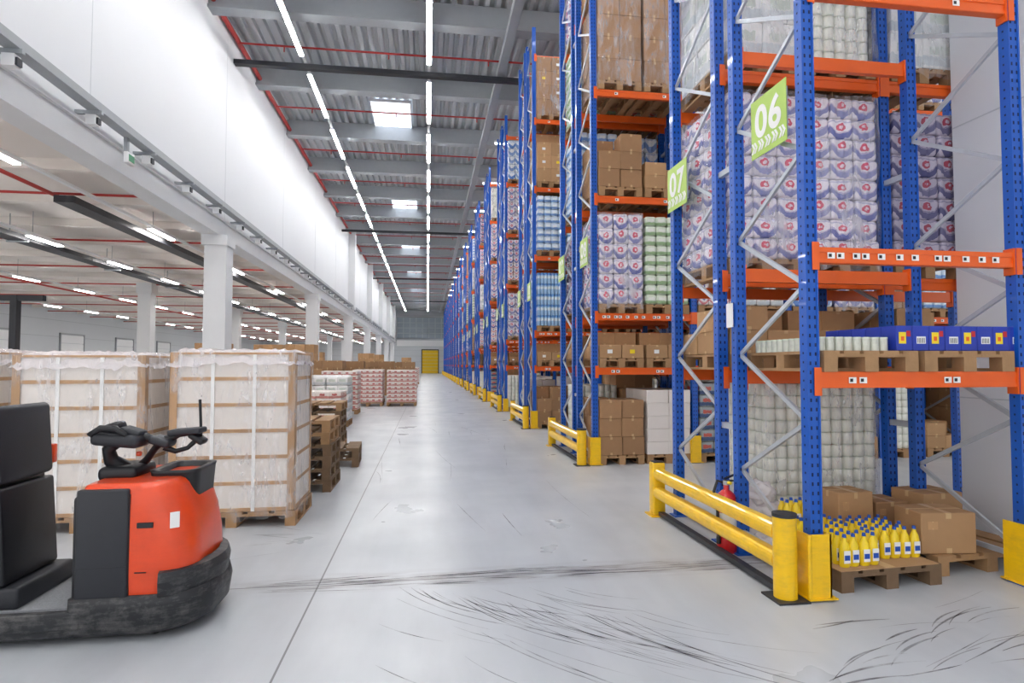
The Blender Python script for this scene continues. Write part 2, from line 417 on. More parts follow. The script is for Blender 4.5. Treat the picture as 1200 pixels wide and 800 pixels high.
# lights
def light_row(x,z,y0,y1,seg,gap,tube,name,zc,w=.1):
    b=MB(); b.box(x-.04,x+.04,y0,y1,z+.05,z+.11,M['white']); y=y0
    while y+seg<y1:
        b.box(x-.07,x+.07,y,y+seg,z,z+.05,M['white']); b.box(x-w/2,x+w/2,y+.03,y+seg-.03,z-.03,z-.001,tube)
        b.cyl((x,y+.2,z+.11),(x,y+.2,zc),.008,M['steelg'],5,cap=False); y+=seg+gap
    obj(name,b)
light_row(0.0,10.35,-3,102,3.2,1.1,M['tube'],'ceiling_light_strip',11.3)
light_row(-3.6,10.35,-3,102,3.2,1.1,M['tube'],'ceiling_light_strip',11.3)
for xx in (-10.6,-16,-22): light_row(xx,5.0,-3,102,1.5,2.6,M['tube2'],'ceiling_light_strip',5.7,.12)  # outermost row is added, only to brighten the low hall
light_row(-7.4,5.2,-3,102,1.5,5.2,M['tube2'],'ceiling_light_strip',5.7,.12)
ROW_Y=[3.70+5.29*i for i in range(18)]
for i in range(-1,14):
    yy=(ROW_Y[i]+2.24+1.52) if i>=0 else 2.1
    b=MB(); b.box(2.6,20,yy-.04,yy+.04,10.4,10.45,M['white']); xx=2.6 if i>=0 else 1.2
    if i<0: b.box(1.2,2.6,yy-.04,yy+.04,10.4,10.45,M['white'])
    while xx<18:
        b.box(xx,xx+2.6,yy-.06,yy+.06,10.35,10.4,M['white']); b.box(xx+.03,xx+2.57,yy-.05,yy+.05,10.32,10.349,M['tube3']); xx+=3.6
    for xx in (3,10,17): b.cyl((xx,yy,10.45),(xx,yy,11.3),.01,M['steelg'],5,cap=False)
    obj('ceiling_light_strip',b)

# ------------------------------------------------------------------ tyre marks
b=MB(); rr=random.Random(5)
def strip(pts,w,z):
    V=[];F=[]
    for i,p in enumerate(pts):
        q=pts[min(i+1,len(pts)-1)]; r_=pts[max(i-1,0)]
        d=Vector((q[0]-r_[0],q[1]-r_[1])).normalized(); nn=Vector((-d.y,d.x))*w*(.2+.8*math.sin(math.pi*i/(len(pts)-1)))
        V+= [(p[0]+nn.x,p[1]+nn.y,z),(p[0]-nn.x,p[1]-nn.y,z)]
    for i in range(len(pts)-1): F.append((2*i,2*i+1,2*i+3,2*i+2))
    b.add(V,F,M['mark'])
z=.0008
def sweep(cx,cy,L,a,cv,w):
    global z
    pts=[]; x_,y_=cx,cy
    for k in range(14):
        pts.append((x_,y_)); x_+=math.cos(a)*L/13; y_+=math.sin(a)*L/13; a+=cv/13
    strip(pts,w,z); z+=.00002
for i in range(26):
    sweep(-.2+.055*i+rr.uniform(-.05,.05),4.3-.028*i,rr.uniform(.5,1.5),math.radians(-66+rr.uniform(-5,5)),rr.uniform(.5,.8),rr.uniform(.002,.006))
for i in range(34):
    sweep(rr.uniform(-.3,1.3),rr.uniform(3.0,4.3),rr.uniform(.3,1.0),math.radians(rr.uniform(-62,-40)),rr.uniform(.2,.6),rr.uniform(.001,.005))
for i in range(12):
    sweep(1.6+.14*i+rr.uniform(-.08,.08),2.5+.07*i+rr.uniform(-.1,.1),rr.uniform(.3,.8),math.radians(34+rr.uniform(-12,12)),-.5,rr.uniform(.003,.009))
for i in range(18):
    sweep(rr.uniform(2.2,3.7),rr.uniform(2.7,3.5),rr.uniform(.3,.8),math.radians(rr.uniform(5,30)),rr.uniform(-.6,.2),rr.uniform(.002,.008))
for i in range(56):
    sweep(rr.uniform(-1.3,2.0),4.40+rr.uniform(-.09,.13),rr.uniform(.2,.8),math.radians(rr.uniform(-6,7)),0,rr.uniform(.002,.009))
for i in range(18):
    sweep(rr.uniform(-.8,1.8),rr.uniform(5,16),rr.uniform(.8,2.5),math.radians(90+rr.uniform(-12,12)),rr.uniform(-.3,.3),rr.uniform(.0015,.005))
for i in range(10):
    sweep(rr.uniform(-1.2,-.9),rr.uniform(5.2,5.9),rr.uniform(.2,.6),math.radians(rr.uniform(150,200)),rr.uniform(-.6,.6),rr.uniform(.002,.006))
obj('tyre_marks',b)

# ------------------------------------------------------------------ racks
PITCH=1.63; XR0=2.57; LV=[1.5,2.35,4.2,5.9,7.6,9.2]; RH=9.9
def make_rack(fb, bb, detail):
    b=MB(); pw,pd=.09,.075
    for (bays,yo) in ((fb,0.0),(bb,1.24)):
        for i in range(bays+1):
            x=i*PITCH
            for y in (yo+pd/2, yo+1.0-pd/2):
                b.box(x-pw/2,x+pw/2,y-pd/2,y+pd/2,.01,RH,M['blue'])
                b.box(x-.075,x+.075,y-.07,y+.07,0,.012,M['blue'])
                for q in (-pw/2,pw/2-.012): b.box(x+q,x+q+.012,y-pd/2-.006,y-pd/2,.012,RH,M['blue'])
                if detail and i<3:
                    z=.12
                    while z<RH-.1:
                        for q in (-.02,.02):
                            b.box(x+q-.006,x+q+.006,y-pd/2-.0015,y-pd/2,z,z+.024,M['hole'])
                        b.box(x-pw/2-.0015,x-pw/2,y-.006,y+.006,z+.012,z+.026,M['hole'])
                        z+=.062
            z=.22; side=0; st=.47
            b.beam((x,yo+.06,.18),(x,yo+.94,.18),.022,.036,M['galv'])
            while z+st<RH-.1:
                a=(x,yo+(.06 if side==0 else .94),z); c=(x,yo+(.94 if side==0 else .06),z+st)
                b.beam(a,c,.032,.022,M['galv'],up=(1,0,0)); z+=st; side^=1
            b.beam((x,yo+.06,RH-.1),(x,yo+.94,RH-.1),.022,.036,M['galv'])
        for i in range(bays):
            x0=i*PITCH+pw/2; x1=(i+1)*PITCH-pw/2
            for L in LV:
                for y in (yo+.035, yo+1.0-.035):
                    b.box(x0,x1,y-.025,y+.025,L-.11,L,M['orange'])
                    so=-1 if y<yo+.5 else 1
                    b.box(x0,x1,y+so*.025,y+so*.031,L-.035,L-.003,M['orange']); b.box(x0,x1,y+so*.025,y+so*.031,L-.107,L-.08,M['orange'])
                    for q in (x0,x1-.012): 
                        b.box(q-.002,q+.014,y-.04,y+.04,L-.16,L+.03,M['orange'])
                    for q in (x0-pw*.5,x1): b.box(q,q+pw*.5,y+so*.0445,y+so*.05,L-.16,L+.03,M['orange'])
                if yo==0.0:
                    for q in (.08,.15,.27,.34,.46,.60,.72,.9,.97,1.12,1.25,1.36) if 2<L<3 else ((.22,.3,.95,1.02) if L<2 else (.3,1.1)):
                        b.box(x0+q,x0+q+.055,yo+.002,yo+.0045,L-.078,L-.037,M['label'])
                        b.box(x0+q+.008,x0+q+.03,yo+.001,yo+.002,L-.068,L-.046,M['ink'])
    for z in (1.0,3.2,5.3,7.2,9.0):
        for i in range(min(fb,bb)+1): b.box(i*PITCH-.02,i*PITCH+.02,1.0,1.24,z,z+.05,M['galv'])
    return b
rk={}
def rackmesh(key,*a):
    if key not in rk: rk[key]=make_rack(*a).mesh('pallet_rack')
    return rk[key]
for i,y in enumerate(ROW_Y):
    if i==0: me=rackmesh('r1',1,2,True)
    elif i==1: me=rackmesh('r2',7,7,True)
    elif i in(2,3): me=rackmesh('r3',5,5,False)
    else: me=rackmesh('r4',2,2,False)
    obj('pallet_rack',me,(XR0,y,0))

b=MB()
b.cyl((0,.05,.012),(0,.05,.54),.075,M['yellow'],28); b.cyl((0,.05,.54),(0,.05,.562),.078,M['black2'],28)
b.box(-.11,.11,-.06,.16,0,.012,M['black2'])
b.rbox((0,2.28,.275),(.13,.13,.53),.015,M['yellow']); b.box(-.1,.1,2.18,2.38,0,.012,M['yellow']); b.box(-.05,.05,2.23,2.33,.54,.55,M['black2'])
for z in (.43,.24):
    pr=[]
    for k in range(9):
        a=math.radians(-90-180*k/8); pr.append((-.03+.035*math.cos(a) if 0<k<8 else -.03,z+.058*math.sin(a)))
    pr+=[(.01,z+.058),(.01,z-.058)]
    b.prism(pr,'Y',.1,2.24,M['yellow'])
b.box(-.02,.04,.1,2.2,.012,.05,M['black2'])
gm=b.mesh('rack_end_guard')
b=MB(); b.box(-.09,-.078,-.09,.09,0,.42,M['yellow']); b.box(-.09,.07,-.09,-.078,0,.42,M['yellow']); b.box(.058,.07,-.09,.02,0,.42,M['yellow'])
b.box(-.1,.1,-.11,.11,0,.01,M['yellow']); b.cyl((-.085,-.085,0),(-.085,-.085,.42),.014,M['yellow'],10)
pm=b.mesh('post_protector')
for i,y in enumerate(ROW_Y):
    obj('rack_end_guard',gm,(2.36,y-.02,0)); obj('post_protector',pm,(XR0,y+.0375,0.012))
    if i<4: obj('post_protector',pm,(XR0+PITCH+(.015 if i==0 else 0),y+.0375,0.012))

def sign(num,y):
    e=empty('aisle_number_sign',(XR0-.075,y,3.13)); b=MB()
    b.rbox((0,0,.225),(.006,.46,.45),.002,M['lime'],seg=1,smooth=False)
    b.box(.003,.03,-.2,-.17,.05,.4,M['galv'])
    obj('plate',b,parent=e)
    for txt,sz,zz,of in ((num,.33,.15,.009),('»»»»»',.17,.045,.003)):
        cu=bpy.data.curves.new('digits','FONT'); cu.body=txt; cu.size=sz; cu.align_x='CENTER'; cu.extrude=.001; cu.offset=of; cu.space_character=1.08
        cu.materials.append(M['label']); o=obj('lettering',cu,(-.0045,0,zz),parent=e,rot=(math.pi/2,0,-math.pi/2))
    return e
for i,y in enumerate(ROW_Y[:8]):
    sign('%02d'%(6+2*i),y+.36); sign('%02d'%(7+2*i),y+2.0)

# ------------------------------------------------------------------ pallets and loads
def pallet(b,w,d,z0=0,m=None,cx=0,cy=0):
    m=m or M['wood']; x0=cx-w/2;x1=cx+w/2;y0=cy-d/2;y1=cy+d/2
    for q in (x0,cx-.05,x1-.1): b.box(q,q+.1,y0,y1,z0,z0+.022,m)
    for q in (x0,cx-.05,x1-.1):
        for p in (y0,cy-.05,y1-.1): b.box(q,q+.1,p,p+.1,z0+.022,z0+.1,m)
    for p in (y0,cy-.05,y1-.1): b.box(x0,x1,p,p+.1,z0+.1,z0+.122,m)
    n=5; bw=w/n*.82
    for i in range(n):
        q=x0+i*(w-bw)/(n-1); b.box(q,q+bw,y0,y1,z0+.122,z0+.144,m)
def packs(name,pm_,nx,ny,nz,w,d,h,jit=.006,r=.03,pw=None,cart=False,labels=False,skip=0,wood=None,lobe=0,alt=None):
    b=MB(); pallet(b,pw or w,d,0,wood); dx,dy,dz=w/nx,d/ny,h/nz; q=random.Random(name+str(nx)+str(nz))
    for k in range(nz):
        pmk=alt if (alt and k>=nz//2) else pm_
        for i in range(nx):
            for j in range(ny):
                if 0<i<nx-1 and 0<j<ny-1 and k<nz-1: continue
                if k==nz-1 and q.random()<skip: continue
                rot=Matrix.Rotation(q.uniform(-.05,.05)*(0 if cart else 1),4,'Z')@Matrix.Rotation(q.uniform(-.05,.05)*(0 if cart else 1),4,'Y')
                c=(-w/2+dx*(i+.5)+q.uniform(-jit,jit),-d/2+dy*(j+.5)+q.uniform(-jit,jit),.146+dz*(k+.5))
                if lobe:
                    V,F=lobed(dx*1.0,dy*1.0,dz*.98,lobe); b.add(V,F,pmk,Matrix.Translation(c)@rot,True,(dx,dy,dz)); continue
                b.rbox(c,(dx*.985,dy*.985,dz*.99),r,pmk,rot,seg=1 if cart else 2,smooth=not cart)
                if labels and j==0 and q.random()<.6:
                    b.box(c[0]-.05,c[0]+.03,c[1]-dy/2-.002,c[1]-dy/2+.006,c[2]-.03,c[2]+.03,M['label'] if q.random()<.7 else M['ylabel'])
    return b
def rolls(name,w,d,h,r=.058,rh=.115,m=None):
    b=MB(); pallet(b,w,d); nx=int(w/(2*r)); ny=int(d/(2*r)); nz=int(h/rh); q=random.Random(3); m=m or M['roll']
    V,F=[],[]; n=10
    for lvl,rad in ((-.5,.9),(-.42,1),(.42,1),(.5,.9)):
        for k in range(n): a=2*math.pi*k/n; V.append((math.cos(a)*r*rad,math.sin(a)*r*rad,lvl*rh*.97))
    for i in range(3):
        for k in range(n): F.append((i*n+k,i*n+(k+1)%n,(i+1)*n+(k+1)%n,(i+1)*n+k))
    F.append(tuple(range(3*n,4*n)))
    for k in range(nz):
        for i in range(nx):
            for j in range(ny):
                if 0<i<nx-1 and 0<j<ny-1 and k<nz-1: continue
                b.add(V,F,m,Matrix.Translation((-(nx-1)*r+2*r*i+q.uniform(-.002,.002),-(ny-1)*r+2*r*j,.146+rh*(k+.5))),True,(2*r,2*r,rh))
    return b
def addfilm(b,w,d,z0,h,m,amp=.012,cuts=10):
    bm=bmesh.new(); bmesh.ops.create_cube(bm,size=1); bmesh.ops.subdivide_edges(bm,edges=bm.edges[:],cuts=cuts,use_grid_fill=True)
    bm.normal_update(); V=[]
    for v in bm.verts:
        p=Vector((v.co.x*w,v.co.y*d,v.co.z*h+z0+h/2)); a=noise.noise(p*7+Vector((w*9,0,0)))*amp+noise.noise(p*2.3)*amp*1.5
        p+=v.normal*(abs(a)+.004)
        if v.co.z<-.499: p.z+=.07*noise.noise(Vector((p.x*9,p.y*9,3)))   # ragged hem
        V.append(tuple(p))
    bm.verts.index_update(); F=[tuple(x.index for x in f.verts) for f in bm.faces if f.calc_center_median().z>-.499]
    bm.free(); b.add(V,F,m,None,True)
W=.71; D=1.02
T={}
def reg(k,name,b): T[k]=(name,b.mesh(name))
b=packs('tp',M['tp'],3,4,6,W,D,1.42,lobe=3); addfilm(b,W,D,.07,1.51,M['film'],.01,10); reg('tp','toilet_paper_pallet',b)
b=packs('tp3',M['tp'],3,4,8,W,D,1.5,jit=.01,lobe=3); addfilm(b,W+.01,D+.01,.05,1.61,M['film'],.012,12); reg('tp3','toilet_paper_pallet',b)
reg('tpd','toilet_paper_pallet',packs('tpd',M['tpd'],3,4,7,W,D,1.42,lobe=3))
reg('tprd','printed_pack_pallet',packs('tprd',M['tprd'],4,4,7,W,D,1.36,lobe=2,alt=M['tp']))
reg('tpbl','printed_pack_pallet',packs('tpbl',M['tpbl'],3,4,5,W,D,1.3,lobe=3))
reg('green','green_pack_pallet',packs('g',M['tpg'],4,5,9,W,D,1.4,r=.03))
reg('bluep','blue_pack_pallet',packs('bl',M['tpb'],4,5,8,W,D,1.35,r=.03))
reg('pale','pale_pack_pallet',packs('pk',M['tpk'],3,4,7,W,D,1.3,r=.035))
reg('dark','mixed_goods_pallet',packs('dk',M['dkpk'],3,4,6,W,D,1.1,r=.02))
reg('card','carton_pallet',packs('c',M['card'],2,3,4,W,D,1.3,.004,.004,cart=True,labels=True,skip=.2))
b=packs('c2',M['carddk'],2,2,4,W,D,1.42,.004,.004,cart=True,labels=True); addfilm(b,W,D,.08,1.50,M['film'],.01,8); reg('card2','carton_pallet',b)
reg('cardlow','carton_pallet',packs('c3',M['card'],2,3,2,W,D,.42,.006,.004,cart=True,labels=True,skip=.35))
reg('cardmid','carton_pallet',packs('c4',M['carddk'],2,3,3,W,D,.85,.01,.004,cart=True,labels=True,skip=.3))
reg('white','white_carton_pallet',packs('w',M['paper'],2,3,5,W,D,1.0,.006,.004,cart=True,labels=False))
reg('roll','paper_roll_pallet',rolls('r',W,D,1.12))
b=rolls('rb',1.1,.9,1.24,.055,.112); addfilm(b,1.1,.9,.06,1.32,M['film'],.014,14); reg('rollbig','paper_roll_pallet',b)
b=rolls('r',W,D,1.3); addfilm(b,W+.01,D+.01,.07,1.4,M['film'],.014,10); reg('rollw','wrapped_paper_roll_pallet',b)
reg('water','water_bottle_pallet',rolls('wt',W,D,1.3,.044,.26,M['water']))
b=packs('wr',M['tpk'],2,3,4,W-.02,D-.02,1.25,.004,.01); addfilm(b,W,D,.06,1.36,M['film'],.015,10); reg('wrap','wrapped_goods_pallet',b)
b=MB(); pallet(b,W,D); reg('pal','wooden_pallet',b)
b=MB()
for k in range(4): pallet(b,W,D,.145*k,M['wooddk'])
reg('palst','wooden_pallet_stack',b)

def cellx(bay,slot): return XR0+bay*PITCH+(.43 if slot==0 else 1.19)
def put(t,row,back,bay,slot,lev,parent=None):
    y=ROW_Y[row]+(.5 if not back else 1.74); z=(0 if lev<0 else LV[lev])+.0005
    n,me=T[t]; return obj(n,me,(cellx(bay,slot),y,z),0 if R.random()<.5 else math.pi,parent)
for s in (0,1):
    put('tp3',0,True,0,s,1); put('rollw' if s else 'wrap',0,True,0,s,2)
    put('cardlow',0,True,0,s,0)
n_,me=T['rollbig']; obj(n_,me,(3.56,ROW_Y[0]+1.75,0))
put('tpd',0,True,1,0,1); put('wrap',0,True,1,0,2); put('cardlow',0,True,1,0,0)
for s in (0,1):
    put('pal',0,False,0,s,0); put('rollw',0,False,0,s,3); put('card',0,True,0,s,3)
row2={(0,-1):('cardmid','white'),(0,0):('cardlow','cardlow'),(0,1):('tp','green'),(0,2):('cardmid','cardlow'),(0,3):('card2','card2'),(0,4):('card','card2'),(1,1):('tprd','pale'),(1,2):('pale','tp'),(2,1):('tpbl','tp')}
main=['tp','green','bluep','pale','card2','card','wrap','water','rollw','tprd','tpbl','tp','tp3','tpd','tprd']
low=['cardlow','cardlow','pal','palst']
def choose(lev):
    if lev==0: return R.choice(low+[None])
    if lev==-1: return R.choice(['cardmid','white','roll','dark','cardlow','card','cardmid'])
    if lev==5: return R.choice(['cardlow',None,None])
    if R.random()<.1: return R.choice(['cardlow','cardmid','pal'])
    return R.choice(main)
for row in range(1,18):
    bays=7 if row==1 else (5 if row in (2,3) else 2)
    par=None
    if row>3: par=empty('racked_pallet_loads')
    for back in (False,True):
        for bay in range(bays):
            for lev in range(-1,5):
                if bay>2 and lev>3: continue
                for s in (0,1):
                    t=choose(lev)
                    if row==1 and not back and (bay,lev) in row2: t=row2[(bay,lev)][s]
                    if row==2 and not back and bay==0: t={-1:'cardmid',0:'cardlow',1:'water',2:'bluep',3:'card',4:'card2'}[lev]
                    if row==3 and not back and bay==0 and lev in(1,2): t=('tp','tprd')[lev-1]
                    if t: put(t,row,back,bay,s,lev,par)

b=MB(); x=3.22
while x<4.12:
    w=.128
    for yy in (0,.15,.3,.45,.6):
        b.rbox((x+w/2,3.80+yy,.088),(w-.004,.145,.174),.004,M['bluebox'],seg=1,smooth=False)
    k=int(round((x-3.22)/w))
    yf=3.7275
    if k%2==0:
        b.box(x+.02,x+.075,yf-.002,yf,.05,.13,M['ylabel']); b.box(x+.035,x+.06,yf-.003,yf-.002,.07,.1,M['orange']); b.box(x+.08,x+.11,yf-.002,yf,.1,.14,M['extred'])
    else:
        b.box(x+.03,x+.1,yf-.002,yf,.05,.1,M['label'])
        for g in range(6): b.box(x+.036+g*.01,x+.040+g*.01,yf-.003,yf-.002,.055,.09,M['ink'])
    x+=w
obj('snack_boxes',b,(0,0,LV[0]+.145))
b=MB()
for i in range(8):
    for j in range(11):
        c=(2.68+i*.068,3.78+j*.075)
        b.cyl((c[0],c[1],.0),(c[0],c[1],.085),.033,M['can'],12); b.cyl((c[0],c[1],.085),(c[0],c[1],.095),.034,M['tpg'],12)
obj('tinned_food_tray',b,(0,0,LV[0]+.145))

b=MB(); pallet(b,.82,.98,0,M['wooddk']); obj('wooden_pallet',b,(3.16,4.27,0),math.radians(4))
b=MB(); pallet(b,1.0,.95,0,M['wood']); obj('wooden_pallet',b,(4.16,4.46,0),math.radians(5))
b=MB(); b.box(-.4,.4,-.48,.48,0,.006,M['card']); obj('cardboard_sheet',b,(3.14,4.25,.146),math.radians(4))
def ring(cx,cy,rx,ry,z,n=12): return [(cx+rx*math.cos(2*math.pi*k/n),cy+ry*math.sin(2*math.pi*k/n),z) for k in range(n)]
b=MB(); q=random.Random(8)
def bottle(x,y,z):
    b.loft([ring(x,y,.033,.024,z),ring(x,y,.037,.028,z+.01),ring(x,y,.037,.028,z+.12),ring(x,y,.03,.024,z+.155),ring(x,y,.014,.014,z+.185),ring(x,y,.014,.014,z+.2)],M['bottle'])
    b.cyl((x,y,z+.198),(x,y,z+.222),.014,M['bcap'],10,r2=.011)
    b.box(x-.024,x+.024,y-.0295,y-.027,z+.03,z+.115,M['label']); b.box(x-.02,x+.02,y-.0305,y-.029,z+.05,z+.085,M['bcap'])
for gx,gy,gw,gd,sk in ((2.86,3.83,4,3,.9),(3.2,3.96,5,6,-.4),(2.84,4.08,4,5,.5)):
    for i in range(gw):
        for j in range(gd):
            if q.random()<.08: continue
            bottle(gx+i*.081+q.uniform(-.006,.006)+j*.008*sk,gy+j*.066+q.uniform(-.006,.006)+i*.006*sk,.153)
for i in range(4):
    for j in range(2): bottle(2.84+i*.079,4.45+j*.066,.153+.1)
b.box(2.79,3.13,4.41,4.56,.153,.252,M['card'])
obj('cleaning_liquid_bottles',b)
def carton(x,y,z,w,d,h,rz=0,m='card'):
    b=MB(); b.rbox((0,0,h/2),(w,d,h),.006,M[m],seg=1,smooth=False)
    b.box(-.025,.025,-d/2-.001,d/2+.001,h-.0005,h+.001,M['tape']); b.box(-w*.38,-w*.2,-d/2-.0015,-d/2,h*.6,h*.8,M['card'])
    return obj('cardboard_carton',b,(x,y,z),math.radians(rz))
carton(3.86,4.14,.145,.42,.3,.3,-6); carton(4.22,4.6,.145,.4,.32,.34,5); carton(3.44,4.58,.153,.32,.26,.36,3); carton(3.84,4.68,.145,.3,.3,.26,0,'carddk')
b=MB()
for i,(hx,hy,hz,s_) in enumerate(((2.74,4.62,.12,1.15),(2.88,4.78,.11,1.15),(2.72,4.8,.3,1.15),(2.86,4.74,.29,1.2),(2.69,4.48,.1,.85),(2.80,4.78,.46,1.0),(2.98,4.80,.2,.9))):
    bm=bmesh.new(); bmesh.ops.create_icosphere(bm,subdivisions=4,radius=1); V=[]
    for v in bm.verts:
        p=v.co.copy(); k=1+.3*noise.noise(p*2.5+Vector((i*5,0,0)))+.16*noise.noise(p*7+Vector((0,i*3,0))); V.append((p.x*.12*k*s_,p.y*.12*k*s_,p.z*.10*k*s_))
    F=[tuple(x.index for x in f.verts) for f in bm.faces]; bm.free()
    b.add(V,F,M['film2'],Matrix.Translation((hx,hy,hz)),True)
obj('plastic_film_heap',b)
b=MB(); b.box(XR0-.07,XR0-.062,4.64,4.74,1.86,2.06,M['label']); b.box(XR0-.066,XR0-.044,4.68,4.7,1.9,2.0,M['galv']); obj('notice_plate',b,(.002,0,0))
b=MB(); n=24
prof=[(.07,0),(.08,.015),(.082,.04),(.082,.42),(.07,.47),(.04,.5),(.022,.51),(.022,.55)]
b.loft([ring(0,0,r,r,z,n) for r,z in prof],M['extred']); b.cyl((0,0,.55),(0,0,.585),.026,M['steelg'],14)
b.beam((-.02,0,.6),(.1,0,.625),.02,.012,M['black']); b.beam((-.02,0,.585),(.09,0,.575),.02,.012,M['black']); b.cyl((0,0,.57),(0,-.05,.57),.014,M['ylabel'],10)
b.tube([(0,.02,.56),(-.05,.05,.58),(-.1,.04,.5),(-.105,.0,.35),(-.1,0,.2),(-.095,0,.14)],.012,M['black'],10)
b.cyl((-.095,0,.14),(-.095,0,.08),.018,M['black'],10)
b.add([(math.cos(a)*.0835,math.sin(a)*.0835,z) for z in (.16,.33) for a in [math.radians(180+i*10) for i in range(0,13)]],[(i,i+1,i+14,i+13) for i in range(12)],M['label'])
obj('fire_extinguisher',b,(2.47,4.72,0),math.radians(20))

# ------------------------------------------------------------------ left floor goods
def wrapped_big(w,d,rows,h,cols,seed):
    b=MB(); pallet(b,w+.04,d+.02,0,M['wood']); q=random.Random(seed); z=.146; rh=h/rows; cw=w/cols
    for k in range(rows):
        b.box(-w/2+.003,w/2-.003,-d/2+.003,d/2-.003,z,z+.034,M['card'])
        for sx in range(cols):
            x0=-w/2+cw*sx
            b.box(x0+.006,x0+cw-.006,-d/2+.012,d/2-.012,z+.034,z+rh,M['paper'])
            if sx: b.box(x0-.016,x0+.016,-d/2-.002,-d/2+.011,z,z+rh,M['label'])
        z+=rh
    b.box(-w/2,w/2,-d/2,d/2,z,z+.02,M['card'])
    for sx in (-1,1):
        for sy in (-1,1):
            x0=sx*(w/2+.004); y0=sy*(d/2+.004)
            b.box(x0-sx*.07,x0,y0-sy*.004,y0,.15,z+.02,M['card']); b.box(x0-sx*.004,x0,y0-sy*.07,y0,.15,z+.02,M['card'])
    addfilm(b,w+.02,d+.02,.09,z+.03-.09,M['film'],.016,18)
    bm=bmesh.new(); bmesh.ops.create_grid(bm,x_segments=30,y_segments=20,size=.5); V=[]
    for v in bm.verts:
        e=max(abs(v.co.x),abs(v.co.y))*2
        V.append((v.co.x*(w+.05),v.co.y*(d+.05),z+.04+.035*noise.noise(Vector((v.co.x*9,v.co.y*9,seed)))+.035*noise.noise(Vector((v.co.x*20,v.co.y*16,seed)))-.14*max(0,e-.85)/.15))
    F=[tuple(x.index for x in f.verts) for f in bm.faces]; bm.free(); b.add(V,F,M['film2'],None,True)
    return b
bigA=wrapped_big(1.14,.80,6,1.5,3,1).mesh('wrapped_carton_pallet'); bigB=wrapped_big(1.12,.72,6,1.47,3,2).mesh('wrapped_carton_pallet')
for me,x,y,rz in ((bigA,-1.84,6.46,0),(bigB,-3.2,6.42,1),(bigA,-4.6,6.55,-2),(bigB,-3.0,7.6,0),(bigA,-4.3,7.75,2),(bigB,-5.9,6.7,0),(bigA,-5.6,8.2,0),
                  (bigA,-3.2,9.2,0),(bigB,-4.7,9.6,0),(bigA,-7.2,7.6,0),(bigB,-7.4,9.2,0),(bigA,-3.5,11.2,0),(bigB,-8.8,8.4,0)):
    obj('wrapped_carton_pallet',me,(x,y,0),math.radians(rz))
def pstack(n,seed):
    b=MB(); q=random.Random(seed)
    for k in range(n): pallet(b,1.15,.8,k*.1445,M['wooddk'] if q.random()<.7 else M['wood'],q.uniform(-.015,.015),q.uniform(-.015,.015))
    return b
obj('wooden_pallet_stack',pstack(6,1),(-1.74,7.95,0)); obj('wooden_pallet_stack',pstack(6,2),(-2.1,11.4,0)); obj('wooden_pallet_stack',pstack(2,3),(-1.62,9.7,0),math.radians(3))
reg('rw','product_pallet',packs('rw',M['tpr'],5,4,8,1.1,.9,1.2,.004,.012,wood=M['wood']))
reg('rw2','product_pallet',packs('rw2',M['tpr'],4,4,5,1.1,.9,.8,.004,.012))
reg('wh','product_pallet',packs('wh',M['tpk'],4,4,5,1.1,.9,1.1,.01,.03))
reg('cb','carton_pallet',packs('cb',M['carddk'],3,3,5,1.1,.9,1.55,.006,.005,cart=True))
reg('cb2','carton_pallet',packs('cb2',M['card'],3,3,6,1.1,.9,2.2,.006,.005,cart=True))
for t,x,y in (('wh',-2.75,17.6),('rw',-2.7,19.6),('rw',-.95,23.2),('rw',-2.2,23.2),('rw2',-1.0,24.8),('rw',-2.3,25),('cb',-3.7,23.5),('cb2',-5.0,25),('cb2',-6.3,25.4),('rw2',-2.45,14.2),('wh',-2.5,15.8),('rw',-3.8,14.4),
              ('wh',-5.0,14.8),('rw',-4.1,18),('cb',-3.4,28),('cb',-2.1,29),('rw',-4.6,30),('rw2',-1.1,31),('cb',-2.4,33),('wh',-3.7,34),('cb',-1.3,37),('rw',-2.6,38),('cb',-4,40),
              ('rw',-1.2,41),('wh',-1.3,44),('cb',-2.7,46),('rw',-1.2,48),('cb2',-4.1,50),('rw',-1.5,54),('cb',-3,58),('wh',-1.6,60),('wh',-4.2,62),('cb2',-2.4,70),('rw',-3.8,75),('wh',-8,15),('cb',-8.6,13),('wh',-8.2,19),('cb',-10,21),('cb',-7.6,30),('wh',-9,32),('cb2',-8,24),
              ('wh',-11,14),('cb',-12.2,10),('wh',-14.5,13),('cb',-10.8,26),('cb2',-7.4,34),('cb2',-7.2,40),('cb',-8.8,42),('cb2',-9.4,36),('cb2',-11,46),('cb2',-4.4,44.5)):
    n_,me=T[t]; obj(n_,me,(x,y,0.0))

# ------------------------------------------------------------------ pallet truck
tr=empty('electric_pallet_truck',(0,0,0))
def outl(x0,x1,y0,y1,rb,rn,z,seg=7):
    P=[]
    for cx,cy,r,a0 in ((x1-rn,y0+rn,rn,-90),(x1-rn,y1-rn,rn,0),(x0+rb,y1-rb,rb,90),(x0+rb,y0+rb,rb,180)):
        for k in range(seg+1):
            a=math.radians(a0+90*k/seg); P.append((cx+r*math.cos(a),cy+r*math.sin(a),z))
    return P
Y0,Y1=3.66,4.38
b=MB(); b.loft([outl(-1.92,-1.35,Y0+.01,Y1-.01,.03,.2,.2),outl(-1.92,-1.325,Y0,Y1,.03,.2,.34),outl(-1.92,-1.335,Y0,Y1,.03,.2,.5),outl(-1.92,-1.36,Y0,Y1,.03,.2,.64),outl(-1.92,-1.40,Y0+.003,Y1-.003,.04,.19,.76),
    outl(-1.917,-1.43,Y0+.008,Y1-.008,.05,.18,.84),outl(-1.91,-1.45,Y0+.02,Y1-.02,.05,.17,.866),outl(-1.89,-1.475,Y0+.045,Y1-.045,.05,.15,.876)],M['truckred']); obj('hood',b,parent=tr)
